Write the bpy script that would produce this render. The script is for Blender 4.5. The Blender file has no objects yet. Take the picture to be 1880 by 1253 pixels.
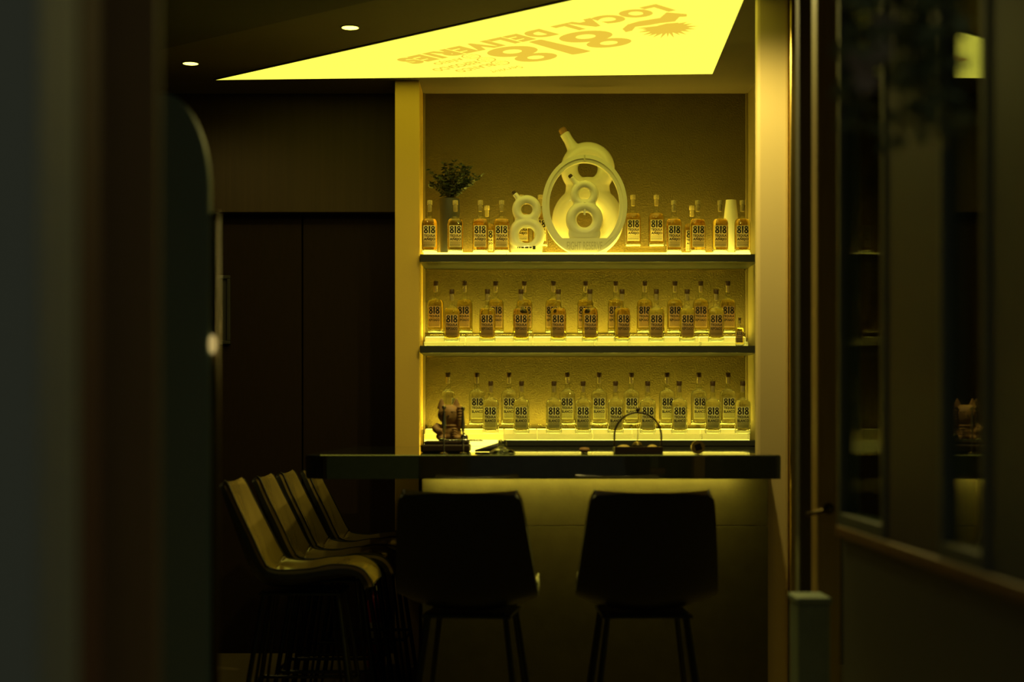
import bpy, bmesh, math, random
from mathutils import Vector, Matrix
random.seed(8)
sc = bpy.context.scene
COL = sc.collection
PI = math.pi
# ---------------------------------------------------------------- camera model (metres, camera at x=0,y=0 looking along +Y)
F, CX, HY, H = 3010.0, 945.0, 770.0, 1.215
def at(px, py, Y): return Vector(((px-CX)*Y/F, Y, H-(py-HY)*Y/F))
def xa(px, Y): return (px-CX)*Y/F
def za(py, Y): return H-(py-HY)*Y/F
CEIL = 2.89
def on_ceiling(px, py, z=CEIL):
    Y = F*(z-H)/(HY-py)
    return Vector(((px-CX)*Y/F, Y, z))

# ---------------------------------------------------------------- materials
def nd(nt, t, **kw):
    n = nt.nodes.new(t)
    for k, v in kw.items(): setattr(n, k, v)
    return n
def mat(name, col, rough=.5, metal=0., spec=.5, bump=0., bscale=40., var=0., vscale=6., trans=0., ior=1.45, stretch=None, coat=0.):
    m = bpy.data.materials.new(name); m.use_nodes = True
    nt = m.node_tree; p = nt.nodes['Principled BSDF']
    p.inputs['Base Color'].default_value = (*col, 1)
    p.inputs['Roughness'].default_value = rough
    p.inputs['Metallic'].default_value = metal
    p.inputs['Specular IOR Level'].default_value = spec
    p.inputs['IOR'].default_value = ior
    p.inputs['Transmission Weight'].default_value = trans
    p.inputs['Coat Weight'].default_value = coat
    tc = nd(nt, 'ShaderNodeTexCoord')
    src = tc.outputs['Object']
    if stretch:
        mp = nd(nt, 'ShaderNodeMapping'); mp.inputs['Scale'].default_value = stretch
        nt.links.new(src, mp.inputs['Vector']); src = mp.outputs['Vector']
    if var:
        nz = nd(nt, 'ShaderNodeTexNoise'); nz.inputs['Scale'].default_value = vscale; nz.inputs['Detail'].default_value = 5
        mx = nd(nt, 'ShaderNodeMix'); mx.data_type = 'RGBA'
        mx.inputs['A'].default_value = (*[c*(1-var) for c in col], 1)
        mx.inputs['B'].default_value = (*[min(1, c*(1+var)) for c in col], 1)
        nt.links.new(src, nz.inputs['Vector']); nt.links.new(nz.outputs['Fac'], mx.inputs['Factor'])
        nt.links.new(mx.outputs['Result'], p.inputs['Base Color'])
    if bump:
        n2 = nd(nt, 'ShaderNodeTexNoise'); n2.inputs['Scale'].default_value = bscale; n2.inputs['Detail'].default_value = 4
        b = nd(nt, 'ShaderNodeBump'); b.inputs['Strength'].default_value = bump; b.inputs['Distance'].default_value = .01
        nt.links.new(src, n2.inputs['Vector']); nt.links.new(n2.outputs['Fac'], b.inputs['Height'])
        nt.links.new(b.outputs['Normal'], p.inputs['Normal'])
    return m
def emit(name, col, k):
    m = bpy.data.materials.new(name); m.use_nodes = True
    nt = m.node_tree; nt.nodes.clear()
    e = nd(nt, 'ShaderNodeEmission'); o = nd(nt, 'ShaderNodeOutputMaterial')
    e.inputs['Color'].default_value = (*col, 1); e.inputs['Strength'].default_value = k
    nt.links.new(e.outputs[0], o.inputs[0]); return m
def lit_acrylic(name, col, k):
    # glossy diffuser with light inside
    m = mat(name, (.68,.58,.26), .12)
    p = m.node_tree.nodes['Principled BSDF']
    p.inputs['Emission Color'].default_value = (*col, 1); p.inputs['Emission Strength'].default_value = k
    return m
def pane(name, tint=(1,1,1), rough=.0, ior=1.5, edge=None):
    # thin sheet of glass: fresnel mix of clear and mirror
    m = bpy.data.materials.new(name); m.use_nodes = True
    nt = m.node_tree; nt.nodes.clear()
    t = nd(nt, 'ShaderNodeBsdfTransparent'); g = nd(nt, 'ShaderNodeBsdfGlossy'); lw = nd(nt, 'ShaderNodeLayerWeight'); lw.inputs[0].default_value = .5
    pw = nd(nt, 'ShaderNodeMath', operation='POWER'); pw.inputs[1].default_value = 5.0
    f0 = ((ior-1)/(ior+1))**2
    f = nd(nt, 'ShaderNodeMath', operation='MULTIPLY_ADD'); f.inputs[1].default_value = (1-f0)*(1 if ior > 1.3 else .03); f.inputs[2].default_value = f0
    nt.links.new(lw.outputs['Facing'], pw.inputs[0]); nt.links.new(pw.outputs[0], f.inputs[0])
    mx = nd(nt, 'ShaderNodeMixShader'); o = nd(nt, 'ShaderNodeOutputMaterial')
    t.inputs[0].default_value = (*tint, 1); g.inputs['Roughness'].default_value = rough
    nt.links.new(f.outputs[0], mx.inputs[0]); nt.links.new(t.outputs[0], mx.inputs[1]); nt.links.new(g.outputs[0], mx.inputs[2])
    if edge:                                                # longer path through the wall of the glass at its rim
        p3 = nd(nt, 'ShaderNodeMath', operation='POWER'); p3.inputs[1].default_value = 3.0
        cm = nd(nt, 'ShaderNodeMix'); cm.data_type = 'RGBA'
        cm.inputs['A'].default_value = (*tint, 1); cm.inputs['B'].default_value = (*edge, 1)
        nt.links.new(lw.outputs['Facing'], p3.inputs[0]); nt.links.new(p3.outputs[0], cm.inputs['Factor'])
        nt.links.new(cm.outputs['Result'], t.inputs[0])
    nt.links.new(mx.outputs[0], o.inputs[0]); return m
def paper(name, col, tr=.35):
    m = bpy.data.materials.new(name); m.use_nodes = True
    nt = m.node_tree; nt.nodes.clear()
    d = nd(nt, 'ShaderNodeBsdfDiffuse'); t = nd(nt, 'ShaderNodeBsdfTranslucent')
    mx = nd(nt, 'ShaderNodeMixShader'); o = nd(nt, 'ShaderNodeOutputMaterial')
    d.inputs[0].default_value = (*col, 1); t.inputs[0].default_value = (*col, 1); mx.inputs[0].default_value = tr
    nt.links.new(d.outputs[0], mx.inputs[1]); nt.links.new(t.outputs[0], mx.inputs[2]); nt.links.new(mx.outputs[0], o.inputs[0])
    return m
LED = (1.0, .84, .10)
M = dict(
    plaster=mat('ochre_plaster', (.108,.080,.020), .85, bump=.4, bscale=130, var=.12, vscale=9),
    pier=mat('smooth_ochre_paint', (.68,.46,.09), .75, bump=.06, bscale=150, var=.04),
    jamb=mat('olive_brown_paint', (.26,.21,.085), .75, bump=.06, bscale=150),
    pillar=mat('cream_paint', (.78,.62,.28), .6, bump=.03, bscale=80),
    ceil=mat('brown_ceiling_paint', (.135,.11,.058), .8, var=.08, vscale=3),
    ceil_dark=mat('dark_ceiling_paint', (.07,.065,.05), .85),
    walnut=mat('dark_walnut', (.016,.008,.003), .75, spec=.2, var=.3, vscale=14, stretch=(6,6,.6), bump=.05),
    bulk=mat('fluted_brown_panel', (.046,.026,.007), .65, var=.25, vscale=40, stretch=(1,1,.03), bump=.15, bscale=60),
    floor=mat('brown_floor', (.16,.12,.06), .45, var=.15, vscale=5),
    black_stone=mat('polished_black_counter', (.022,.026,.023), .03, spec=.6, coat=.3, var=.3, vscale=30),
    shelf=mat('black_shelf', (.035,.035,.028), .35),
    barfront=mat('bronze_laminate_panel', (.05,.042,.021), .42, metal=.2, bump=.06, bscale=55, var=.3, vscale=16),
    carcass=mat('dark_carcass', (.03,.028,.02), .6),
    brass=mat('brass', (.62,.47,.14), .28, metal=1.),
    chrome=mat('polished_steel', (.75,.72,.65), .08, metal=1.),
    glass=pane('bottle_glass', (.97,.98,.95), edge=(.30,.30,.17)),
    solidglass=mat('thick_glass', (.98,.99,.95), .0, trans=1., ior=1.48),
    clear=pane('clear_acrylic', (.93,.92,.80), .02),
    anejo=mat('dark_amber_liquid', (.98,.69,.15), .0, trans=1., ior=1.33),
    repo=mat('amber_liquid', (.99,.79,.20), .0, trans=1., ior=1.33),
    pale=mat('straw_liquid', (.99,.93,.55), .0, trans=1., ior=1.33),
    blanco=mat('clear_liquid', (.99,.99,.93), .0, trans=1., ior=1.33),
    ink=mat('black_ink', (.012,.009,.006), .6),
    p_cream=paper('cream_label_paper', (.95,.88,.60), .48),
    p_tan=paper('tan_label_paper', (.76,.56,.28), .45),
    p_sage=paper('sage_label_paper', (.86,.82,.48), .42),
    stopwood=mat('dark_wood_stopper', (.10,.055,.02), .4),
    seal=mat('cream_seal_stopper', (.60,.47,.19), .4, var=.7, vscale=160),
    cork=mat('pale_cork', (.50,.38,.15), .7, var=.25, vscale=150),
    ceramic=mat('glazed_cream_ceramic', (.86,.82,.62), .22, coat=.4),
    frame=mat('stone_white_resin', (.86,.82,.60), .5, var=.04, vscale=30),
    engr=mat('engraved_grey', (.60,.56,.36), .6),
    tanwood=mat('tan_cork_stopper', (.36,.19,.06), .6, var=.3, vscale=90),
    darkstop=mat('dark_stopper', (.06,.035,.018), .5),
    leaf=mat('dusty_green_leaf', (.05,.065,.035), .55, var=.4, vscale=30),
    stem=mat('dark_stem', (.05,.04,.02), .7),
    darkvase=mat('charcoal_vase', (.045,.043,.036), .45),
    terracotta=mat('brown_terracotta', (.42,.24,.075), .55, bump=.05, bscale=200),
    darkline=mat('dark_painted_line', (.03,.018,.01), .5),
    darkwood=mat('stained_dark_wood', (.045,.026,.012), .35, var=.3, vscale=20, stretch=(1,8,8)),
    leather=mat('bronze_leather', (.27,.20,.062), .19, bump=.08, bscale=30, spec=.8, coat=.3),
    blackleather=mat('black_leather_back', (.012,.012,.010), .5, bump=.05, bscale=90),
    blacksteel=mat('black_steel', (.02,.02,.018), .3, metal=.6),
    red=mat('red_enamel', (.42,.02,.012), .3),
    white=mat('white_label', (.7,.68,.6), .5),
    greyjamb=mat('grey_painted_jamb', (.50,.53,.45), .6),
    sagejamb=mat('sage_painted_trim', (.58,.62,.47), .6),
    redbrown=mat('red_brown_wood', (.28,.13,.07), .6),
    brownpanel=mat('brown_wood_panel', (.46,.29,.11), .55, var=.15, vscale=8, stretch=(5,5,.5)),
    teal=mat('dark_teal_paint', (.30,.47,.38), .5),
    tealgrey=mat('teal_grey_frame', (.20,.24,.21), .5),
    taupe=mat('taupe_frame', (.16,.145,.115), .55),
    goldpost=mat('golden_brown_wood', (.50,.33,.09), .5, var=.2, vscale=10, stretch=(6,6,.5)),
    dullbrass=mat('dull_dark_brass', (.12,.085,.028), .3, metal=1.),
    sill=mat('oiled_wood_sill', (.35,.20,.07), .5, var=.2, vscale=20),
    lowwall=mat('dark_grey_panel', (.20,.21,.17), .5),
    clearwin=pane('clear_window_glass', (.8,.86,.8), .01, 1.08),
    window=pane('window_glass', (.85,.9,.85), .01, 1.6),
    crate=mat('pale_teal_metal', (.33,.42,.34), .5, var=.35, vscale=9),
    bloom=mat('dusty_pink_petal', (.62,.48,.36), .7),
    olive=mat('mottled_green_leaf', (.36,.42,.20), .5, var=.5, vscale=20),
    signface=emit('backlit_yellow_face', (.97,.895,.085), 1.4),
    signprint=emit('backlit_orange_print', (.85,.56,.045), 1.0),
    lamp=emit('warm_lamp_disc', (1.,.90,.12), 5.0),
    glint=emit('amber_highlight_glow', (1.,.72,.24), .5),  # emission in place of a bright highlight at the screen edge
    bulbring=mat('lamp_ring', (.10,.09,.06), .4),
    led_front=lit_acrylic('lit_acrylic_front', LED, 2.9),
    led_rear=lit_acrylic('lit_acrylic_rear', LED, .45),
    led_sheet=emit('led_sheet', LED, 5.5),
    led_strong=emit('led_wall_strip', LED, 58.0),
    led_amber=emit('amber_wall_strip', (1,.70,.06), 46.0),
    led_top=lit_acrylic('lit_acrylic_plate', LED, 3.6),
    led_bar=emit('led_strip', LED, 66.0),
    citrus=mat('golden_garnish', (.62,.45,.10), .5, bump=.3, bscale=60),
)

# ---------------------------------------------------------------- mesh builder
def sell(a, b, n, t):
    c, s = math.cos(t), math.sin(t)
    return (a*math.copysign(abs(c)**(2/n), c), b*math.copysign(abs(s)**(2/n), s))
class MB:
    def __init__(s): s.v = []; s.f = []
    def add(s, vs, fs):
        o = len(s.v); s.v += [tuple(v) for v in vs]; s.f += [tuple(i+o for i in f) for f in fs]; return s
    def box(s, x0, x1, y0, y1, z0, z1):
        vs = [(x,y,z) for z in (z0,z1) for y in (y0,y1) for x in (x0,x1)]
        return s.add(vs, [(0,2,3,1),(4,5,7,6),(0,1,5,4),(2,6,7,3),(0,4,6,2),(1,3,7,5)])
    def loft(s, rings, cap0=True, cap1=True):
        n = len(rings[0]); vs = [p for r in rings for p in r]; fs = []
        for k in range(len(rings)-1):
            for i in range(n):
                j = (i+1) % n
                fs.append((k*n+i, k*n+j, (k+1)*n+j, (k+1)*n+i))
        if cap0: fs.append(tuple(range(n-1,-1,-1)))
        if cap1: fs.append(tuple((len(rings)-1)*n+i for i in range(n)))
        return s.add(vs, fs)
    def lathe(s, prof, c=(0,0,0), n=32, a=1., b=1., caps=True):
        rs = [[(c[0]+max(r,1e-5)*a*math.cos(2*PI*i/n), c[1]+max(r,1e-5)*b*math.sin(2*PI*i/n), c[2]+z) for i in range(n)] for r, z in prof]
        return s.loft(rs, caps, caps)
    def tube(s, pts, r, n=10, closed=False):
        pts = [Vector(p) for p in pts]; rings = []; m = len(pts)
        rr = r if isinstance(r, (list, tuple)) else [r]*m
        up = None
        for i, p in enumerate(pts):
            if closed: d = pts[(i+1) % m]-pts[i-1]
            else: d = pts[min(i+1, m-1)]-pts[max(i-1, 0)]
            d.normalize()
            if up is None:
                up = Vector((0,0,1)) if abs(d.z) < .9 else Vector((1,0,0))
            u = (up - d*up.dot(d)).normalized(); w = d.cross(u); up = u
            rings.append([tuple(p+u*rr[i]*math.cos(2*PI*k/n)+w*rr[i]*math.sin(2*PI*k/n)) for k in range(n)])
        if closed: rings.append(rings[0])
        return s.loft(rings, not closed, not closed)
    def prism(s, poly, h0, h1, axis='z'):
        def m(p, h): return (p[0],p[1],h) if axis == 'z' else ((p[0],h,p[1]) if axis == 'y' else (h,p[0],p[1]))
        r0 = [m(p,h0) for p in poly]; r1 = [m(p,h1) for p in poly]
        return s.loft([r0, r1])
    def ball(s, c, rx, ry=None, rz=None, n=16, m=10):
        ry = ry or rx; rz = rz or rx
        rs = []
        for k in range(m+1):
            t = -PI/2+PI*k/m; cr = max(math.cos(t), 1e-4)
            rs.append([(c[0]+rx*cr*math.cos(2*PI*i/n), c[1]+ry*cr*math.sin(2*PI*i/n), c[2]+rz*math.sin(t)) for i in range(n)])
        return s.loft(rs)
    def torus(s, c, R, r, Rz=None, ry=None, n=48, m=16):   # ring in the xz plane
        Rz = Rz or R; ry = ry or r; rs = []
        for i in range(n):
            t = 2*PI*i/n; ct, st = math.cos(t), math.sin(t)
            rs.append([(c[0]+ct*(R+r*math.cos(a)), c[1]+ry*math.sin(a), c[2]+st*(Rz+r*math.cos(a))) for a in [2*PI*k/m for k in range(m)]])
        rs.append(rs[0])
        return s.loft(rs, False, False)
    def build(s, name, m, parent=None, smooth=False, bevel=0., remesh=0., bseg=2, loc=None, tri=False):
        me = bpy.data.meshes.new(name); me.from_pydata(s.v, [], s.f); me.update()
        b = bmesh.new(); b.from_mesh(me)
        bmesh.ops.recalc_face_normals(b, faces=b.faces)
        b.to_mesh(me); b.free()
        me.materials.append(m)
        if smooth:
            me.polygons.foreach_set('use_smooth', [True]*len(me.polygons))
            if smooth == 'auto':
                me.set_sharp_from_angle(angle=math.radians(38))
        o = bpy.data.objects.new(name, me); COL.objects.link(o)
        if parent: o.parent = parent
        if loc: o.location = loc
        if remesh:
            r = o.modifiers.new('remesh','REMESH'); r.mode = 'VOXEL'; r.voxel_size = remesh; r.use_smooth_shade = True
            sm = o.modifiers.new('smooth','SMOOTH'); sm.factor = .5; sm.iterations = 8
        if bevel:
            bv = o.modifiers.new('bevel','BEVEL'); bv.width = bevel; bv.segments = bseg; bv.limit_method = 'ANGLE'
        return o
def tag(o, label, cat, group=None, kind=None):
    o['label'] = label; o['category'] = cat
    if group: o['group'] = group
    if kind: o['kind'] = kind
    return o
def thing(name, label, cat, loc=(0,0,0), rotz=0., group=None):
    o = bpy.data.objects.new(name, None); COL.objects.link(o); o.empty_display_size = .05
    o.location = loc; o.rotation_euler = (0,0,rotz)
    return tag(o, label, cat, group)
def struct(name, mb, m, label, cat, bevel=0., smooth=False):
    o = mb.build(name, m, bevel=bevel, smooth=smooth); return tag(o, label, cat, kind='structure')
def kids(o): return [c for c in bpy.data.objects if c.parent == o]
def copy_tree(o, parent=None):
    c = o.copy(); COL.objects.link(c)
    if parent: c.parent = parent
    for ch in kids(o): copy_tree(ch, c)
    return c
ORD = ['first','second','third','fourth','fifth','sixth','seventh','eighth','ninth','tenth','eleventh','twelfth']

# ---------------------------------------------------------------- lettering
def glyphs(s, w, h, bold=0.0, shear=0.):
    cu = bpy.data.curves.new('lettering','FONT'); cu.body = s; cu.size = 1; cu.offset = bold; cu.shear = shear
    cu.space_character = 1+bold*2.2; cu.resolution_u = 6; cu.fill_mode = 'FRONT'
    o = bpy.data.objects.new('lettering', cu); COL.objects.link(o)
    bpy.context.view_layer.update()
    dg = bpy.context.evaluated_depsgraph_get()
    me = bpy.data.meshes.new_from_object(o.evaluated_get(dg))
    vs = [(v.co.x, v.co.y) for v in me.vertices]; fs = [tuple(p.vertices) for p in me.polygons]
    bpy.data.objects.remove(o); bpy.data.curves.remove(cu); bpy.data.meshes.remove(me)
    x0 = min(v[0] for v in vs); x1 = max(v[0] for v in vs); y0 = min(v[1] for v in vs); y1 = max(v[1] for v in vs)
    return [((x-x0)/(x1-x0)*w, (y-y0)/(y1-y0)*h) for x, y in vs], fs
def ring2(cx, cy, ax, ay, bx, by, n=28):
    vs = []; fs = []
    for i in range(n):
        t = 2*PI*i/n
        vs += [(cx+ax*math.cos(t), cy+ay*math.sin(t)), (cx+bx*math.cos(t), cy+by*math.sin(t))]
    for i in range(n):
        j = (i+1) % n
        fs.append((2*i, 2*j, 2*j+1, 2*i+1))
    return vs, fs
def numerals(w, h, inner=(.215,.125,.20,.115), club=(.045,.068)):
    """the 8 1 8 mark: eights of two rings, the lower one larger, and a club-shaped one"""
    V = []; Fc = []
    def put(vs, fs):
        o = len(V); V.extend(vs); Fc.extend(tuple(i+o for i in f) for f in fs)
    ew = w*.375
    for cx in (ew/2, w-ew/2):
        put(*ring2(cx, h*.285, ew/2, h*.285, ew*inner[0], h*inner[1]))
        put(*ring2(cx, h*.765, ew*.43, h*.235, ew*inner[2], h*inner[3]))
    cx = w/2; a, b = w*club[0], w*club[1]
    pts = [(cx+b*math.cos(t), h*.97+h*.03*math.sin(t)) for t in [PI*k/8 for k in range(9)]] + \
          [(cx-a+a*(1-math.cos(t)), h*.03-h*.03*math.sin(t)) for t in [PI*k/8 for k in range(9)]]
    put(pts, [tuple(range(len(pts)))])
    return V, Fc

# ================================================================ THE SETTING
struct('floor', MB().box(-2.7,2.6,-1.0,8.7,-.1,0), M['floor'], 'dark brown floor of the bar room', 'floor')
struct('ceiling', MB().box(-2.7,2.6,1.9,8.7,CEIL,CEIL+.1), M['ceil'], 'brown painted ceiling above the bar', 'ceiling')
# the near part of the ceiling, lower and painted dark, edge parallel to the long side of the light panel
a_, b_ = on_ceiling(300,80), on_ceiling(640,0)
d_ = (b_-a_).normalized()
def edge_y(x): return a_.y + (x-a_.x)/d_.x*d_.y
struct('trim_1', MB().prism([(-2.69,2.08),(1.5,2.08),(1.5,edge_y(1.5)),(-2.69,edge_y(-2.69) if edge_y(-2.69) < 8.4 else 8.4)][:2] + [(1.5,edge_y(1.5)),(-2.69,min(edge_y(-2.69),8.3))], CEIL-.025, CEIL-.0005),
       M['ceil_dark'], 'dark painted lowered strip of ceiling nearest the doorway', 'ceiling soffit')
struct('wall_back', MB().box(-2.7,2.6,8.56,8.7,0,CEIL), M['walnut'], 'dark back wall of the room', 'wall')
struct('wall_left', MB().box(-2.7,-2.6,2.0,8.56,0,CEIL), M['walnut'], 'dark left side wall', 'wall')
struct('wall_right', MB().box(2.5,2.6,2.0,8.56,0,CEIL), M['lowwall'], 'dark right side wall', 'wall')
XN0, XN1, YN, YB = xa(770,8.10), xa(1390,8.10), 8.10, 8.43
XP = xa(725,8.10)
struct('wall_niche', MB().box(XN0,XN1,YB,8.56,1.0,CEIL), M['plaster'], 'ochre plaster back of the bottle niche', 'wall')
struct('wall_niche_base', MB().box(XN0,XN1,8.10,8.56,0,1.0).box(XN0,XN1,8.10,8.43,1.0,1.0815), M['carcass'], 'dark base wall below the niche', 'wall')
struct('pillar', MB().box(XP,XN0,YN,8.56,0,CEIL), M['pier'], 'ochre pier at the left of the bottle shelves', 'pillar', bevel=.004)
struct('wall_right_pier', MB().box(XN1+.0205,2.5,YN+.002,8.56,0,CEIL), M['walnut'], 'dark wall at the right of the bottle shelves', 'wall')
struct('wall_right_jamb', MB().box(XN1,XN1+.02,YN,8.56,0,CEIL), M['jamb'], 'narrow ochre edge of the niche at the right', 'wall')
zb = za(390,8.43)
struct('wall_bulkhead', MB().box(-2.6,XP,8.43,8.56,zb,CEIL), M['bulk'], 'brown bulkhead above the dark doors', 'wall', bevel=.003)
xs = xa(555,8.5)
for i, (x0, x1, w) in enumerate(((-2.0, xs-.004, 'left'), (xs+.004, XP, 'right'))):
    o = struct(f'door_{i+1}', MB().box(x0, x1, 8.50, 8.56, 0, zb), M['walnut'], f'{w} dark walnut door leaf under the bulkhead', 'door', bevel=.003)
# right pillar beside the bar, with its metal corner strip
PX0, PX1 = xa(1390,6.42), xa(1448,6.42)
struct('pillar', MB().box(PX0,PX1,6.42,6.48,0,CEIL), M['pillar'], 'bright cream pillar at the right end of the bar', 'pillar', bevel=.012, smooth=False)
struct('trim_2', MB().box(PX1+.001,PX1+.034,6.40,6.46,0,CEIL), M['brass'], 'brass corner strip on the cream pillar', 'trim', bevel=.006)

# ---- niche shelves
SLAB_Y0 = 8.055
ZT, ZM, ZL = za(467,SLAB_Y0), za(635,SLAB_Y0), za(809,SLAB_Y0)
for nm, zt, th, px0, lab in (('t',ZT,.038,771,'top'), ('m',ZM,.036,771,'middle'), ('b',ZL,ZL-1.0822,925,'lowest')):
    x0 = max(xa(px0,SLAB_Y0), XN0+.001)
    t = tag(MB().box(x0, XN1-.002, SLAB_Y0, YB-.001, zt-th, zt).build('wall_shelf', M['shelf'], bevel=.003),
            f'long black {lab} shelf of the bottle niche', 'shelf', 'shelves of the bottle niche')
# thin brass lines where shelf undersides and the ceiling meet the niche back
for k, z in enumerate((ZT-.038, ZM-.036)):
    struct(f'trim_{3+k}', MB().box(XN0+.02, XN1-.02, YB-.012, YB-.002, z-.007, z-.0005), M['brass'], f'thin brass line under the {"top" if k == 0 else "middle"} shelf', 'trim')
for k, x in enumerate((XN0+.001, XN1-.011)):
    struct(f'trim_{5+k}', MB().box(x, x+.010, YB-.018, YB-.001, 1.09, CEIL-.001), M['jamb'], f'narrow {"left" if k == 0 else "right"} edge strip inside the niche', 'trim')

# ---- lit acrylic steps the bottles stand on
def steps(row, zs, edges, hf, hr, y0=8.105, ym=8.185, y1=8.40, low=None):
    n = len(edges)-1
    for i in range(n):
        x0 = xa(edges[i], 8.2)+.0012; x1 = xa(edges[i+1], 8.2)-.0012
        zb_ = zs if not low or edges[i] >= low else 1.0822
        t = thing('light_step', f'lit acrylic bottle step, {ORD[i]} from the left on the {row} shelf', 'light box', ((x0+x1)/2, y0, zb_), 0, f'lit acrylic steps on the {row} shelf')
        hw = (x1-x0)/2; dz = zs-zb_
        MB().box(-hw, hw, 0, ym-y0, dz+.0023 if dz == 0 else dz+.002, dz+hf).build('front_step', M['solidglass'], t, bevel=.0012)
        MB().box(-hw+.001, hw-.001, .001, ym-y0-.001, 0, dz+.002).build('light_base', M['led_front'], t)
        MB().box(-hw, hw, ym-y0+.0005, y1-y0, 0, dz+hr-.024).build('rear_step', M['led_rear'], t, bevel=.0015)
        MB().box(-hw+.004, hw-.004, ym-y0+.02, y1-y0-.055, dz+hr-.0238, dz+hr-.0222).build('light_sheet', M['led_sheet'], t)
        MB().box(-hw+.004, hw-.004, y1-y0-.045, y1-y0-.012, dz+hr-.0238, dz+hr-.0222).build('wall_light_strip', M['led_strong'], t)
        MB().box(-hw, hw, ym-y0+.0005, y1-y0, dz+hr-.0215, dz+hr).build('clear_plate', M['clear'], t, bevel=.001)
HMF, HMR, HLF, HLR = .022, .072, .031, .077
steps('middle', ZM, [780,855,978,1090,1153,1283,1369], HMF, HMR)
steps('lowest', ZL, [780,925,986,1087,1160,1285,1372], HLF, HLR, low=925)
HT = .009
for i, (p0, p1) in enumerate(((780,930),(930,1090),(1090,1220),(1220,1371))):
    x0, x1 = xa(p0,8.2)+.001, xa(p1,8.2)-.001
    t = thing('light_plate', f'flat lit acrylic plate, {ORD[i]} from the left on the top shelf', 'light box', ((x0+x1)/2, 8.062, ZT), 0, 'lit acrylic plates on the top shelf')
    MB().box(-(x1-x0)/2, (x1-x0)/2, 0, .325, 0, HT).build('diffuser', M['led_top'], t, bevel=.001)
    MB().box(-(x1-x0)/2+.003, (x1-x0)/2-.003, .327, .352, 0, HT).build('light_strip', M['led_amber'], t)
ZTP = ZT+HT
HTR = .042
for x0p, x1p, w in ((945,1003,'left'), (1146,1221,'right')):
    x0, x1 = xa(x0p,8.2), xa(x1p,8.2)
    t = thing('acrylic_riser', f'clear acrylic riser on the top shelf, {w} of the two', 'riser', ((x0+x1)/2, 8.165, ZTP+.0003), 0, 'acrylic risers on the top shelf')
    MB().box(-(x1-x0)/2, (x1-x0)/2, 0, .085, 0, HTR-.0003).build('block', M['clear'], t, bevel=.001)

# ================================================================ BOTTLES
BA, BBd, BN = .0398, .031, 3.0
def ringpts(a, b, n, z, N=32): return [(*sell(a, b, n, 2*PI*i/N), z) for i in range(N)]
BODY = [(0,.88),(.0025,.955),(.008,1.0),(.140,1.0),(.149,.985),(.157,.94),(.164,.85),(.169,.72),(.1725,.56)]
def front_y(x): return -BBd*(max(0, 1-(abs(x)/BA)**BN))**(1/BN)
def bottle_meshes():
    d = {}
    mb = MB(); rs = [ringpts(BA*s, BBd*s, BN, z) for z, s in BODY]
    for z, r in ((.175,.0160),(.179,.0132),(.185,.0123),(.226,.0121),(.2275,.0138),(.236,.0138),(.2375,.0128)):
        rs.append(ringpts(r, r, 2, z))
    mb.loft(rs, True, False); d['bottle_glass'] = mb
    mb = MB().loft([ringpts(BA*s-.0012, BBd*s-.0012, BN, z) for z, s in ((.0012,.86),(.0035,.94),(.009,.98),(.0125,.98),(.0145,.90))]); d['glass_base'] = mb
    mb = MB(); LQ = [(.0155,.88),(.019,.96),(.03,.97),(.140,.97),(.149,.955),(.157,.91),(.164,.82),(.167,.76)]
    mb.loft([ringpts(BA*s-.0008, BBd*s-.0008, BN, z) for z, s in LQ]); d['liquid'] = mb
    d['stopper'] = MB().lathe([(.0,.2385),(.0124,.2385),(.0131,.240),(.0131,.259),(.0122,.261),(.0,.261)], n=24)
    d['cork'] = MB().lathe([(.0,.206),(.0092,.206),(.0106,.209),(.0106,.2383),(0,.2383)], n=20)
    lw, lz0, lz1 = .0305, .027, .134
    N = 16; vs = []; fs = []
    for off in (.0006, .0003):
        for z in (lz0, lz1):
            for i in range(N+1):
                x = -lw+2*lw*i/N; vs.append((x, front_y(x)-off, z))
    n = N+1
    for i in range(N):
        fs += [(i, i+1, n+i+1, n+i), (2*n+i, 3*n+i, 3*n+i+1, 2*n+i+1), (i, 2*n+i, 2*n+i+1, i+1), (n+i, n+i+1, 3*n+i+1, 3*n+i)]
    fs += [(0, n, 3*n, 2*n), (N, 2*n+N, 3*n+N, n+N)]
    d['label'] = MB().add(vs, fs)
    return d
def lettering(word):
    mb = MB()
    def put(vs2, fs, ox, oz): mb.add([(x+ox, front_y(x+ox)-.0011, z+oz) for x, z in vs2], fs)
    W = .0555
    put(*numerals(W, .0365, (.175,.11,.155,.095), (.055,.078)), -W/2, .0945)
    put(*glyphs('TEQUILA', W, .0145, .05), -W/2, .0755)
    put(*glyphs(word, W, .0145 if word[1] != 'Ñ' else .0175, .05), -W/2, .0575)
    random.seed(5)
    for k in range(6):                                            # the fine print: rows of tiny strokes
        z = .0535-k*.0042; x = -W/2
        while x < W/2-.002:
            l = random.uniform(.0025, .006); l = min(l, W/2-x)
            h = .0014 if k != 4 else .0022
            mb.add([(xx, front_y(xx)-.0011, zz) for xx, zz in ((x,z),(x+l,z),(x+l,z+h),(x,z+h))], [(0,1,2,3)])
            x += l+.0013
    return mb
BM = bottle_meshes()
def make_bottle(liq, pap, word, stop):
    r = thing('tequila_bottle', 'bottle', 'bottle')
    g = BM['bottle_glass'].build('bottle_glass', M['glass'], r, smooth='auto')
    BM['glass_base'].build('glass_base', M['solidglass'], r, smooth=True)
    BM['liquid'].build('liquid', M[liq], r, smooth='auto')
    s = BM['stopper'].build('stopper', M[stop], r, smooth='auto')
    BM['cork'].build('cork', M['cork'], s, smooth='auto')
    l = BM['label'].build('paper_label', M[pap], r, smooth=True)
    lettering(word).build('lettering', M['ink'], l)
    return r
PROTO = {}
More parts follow.
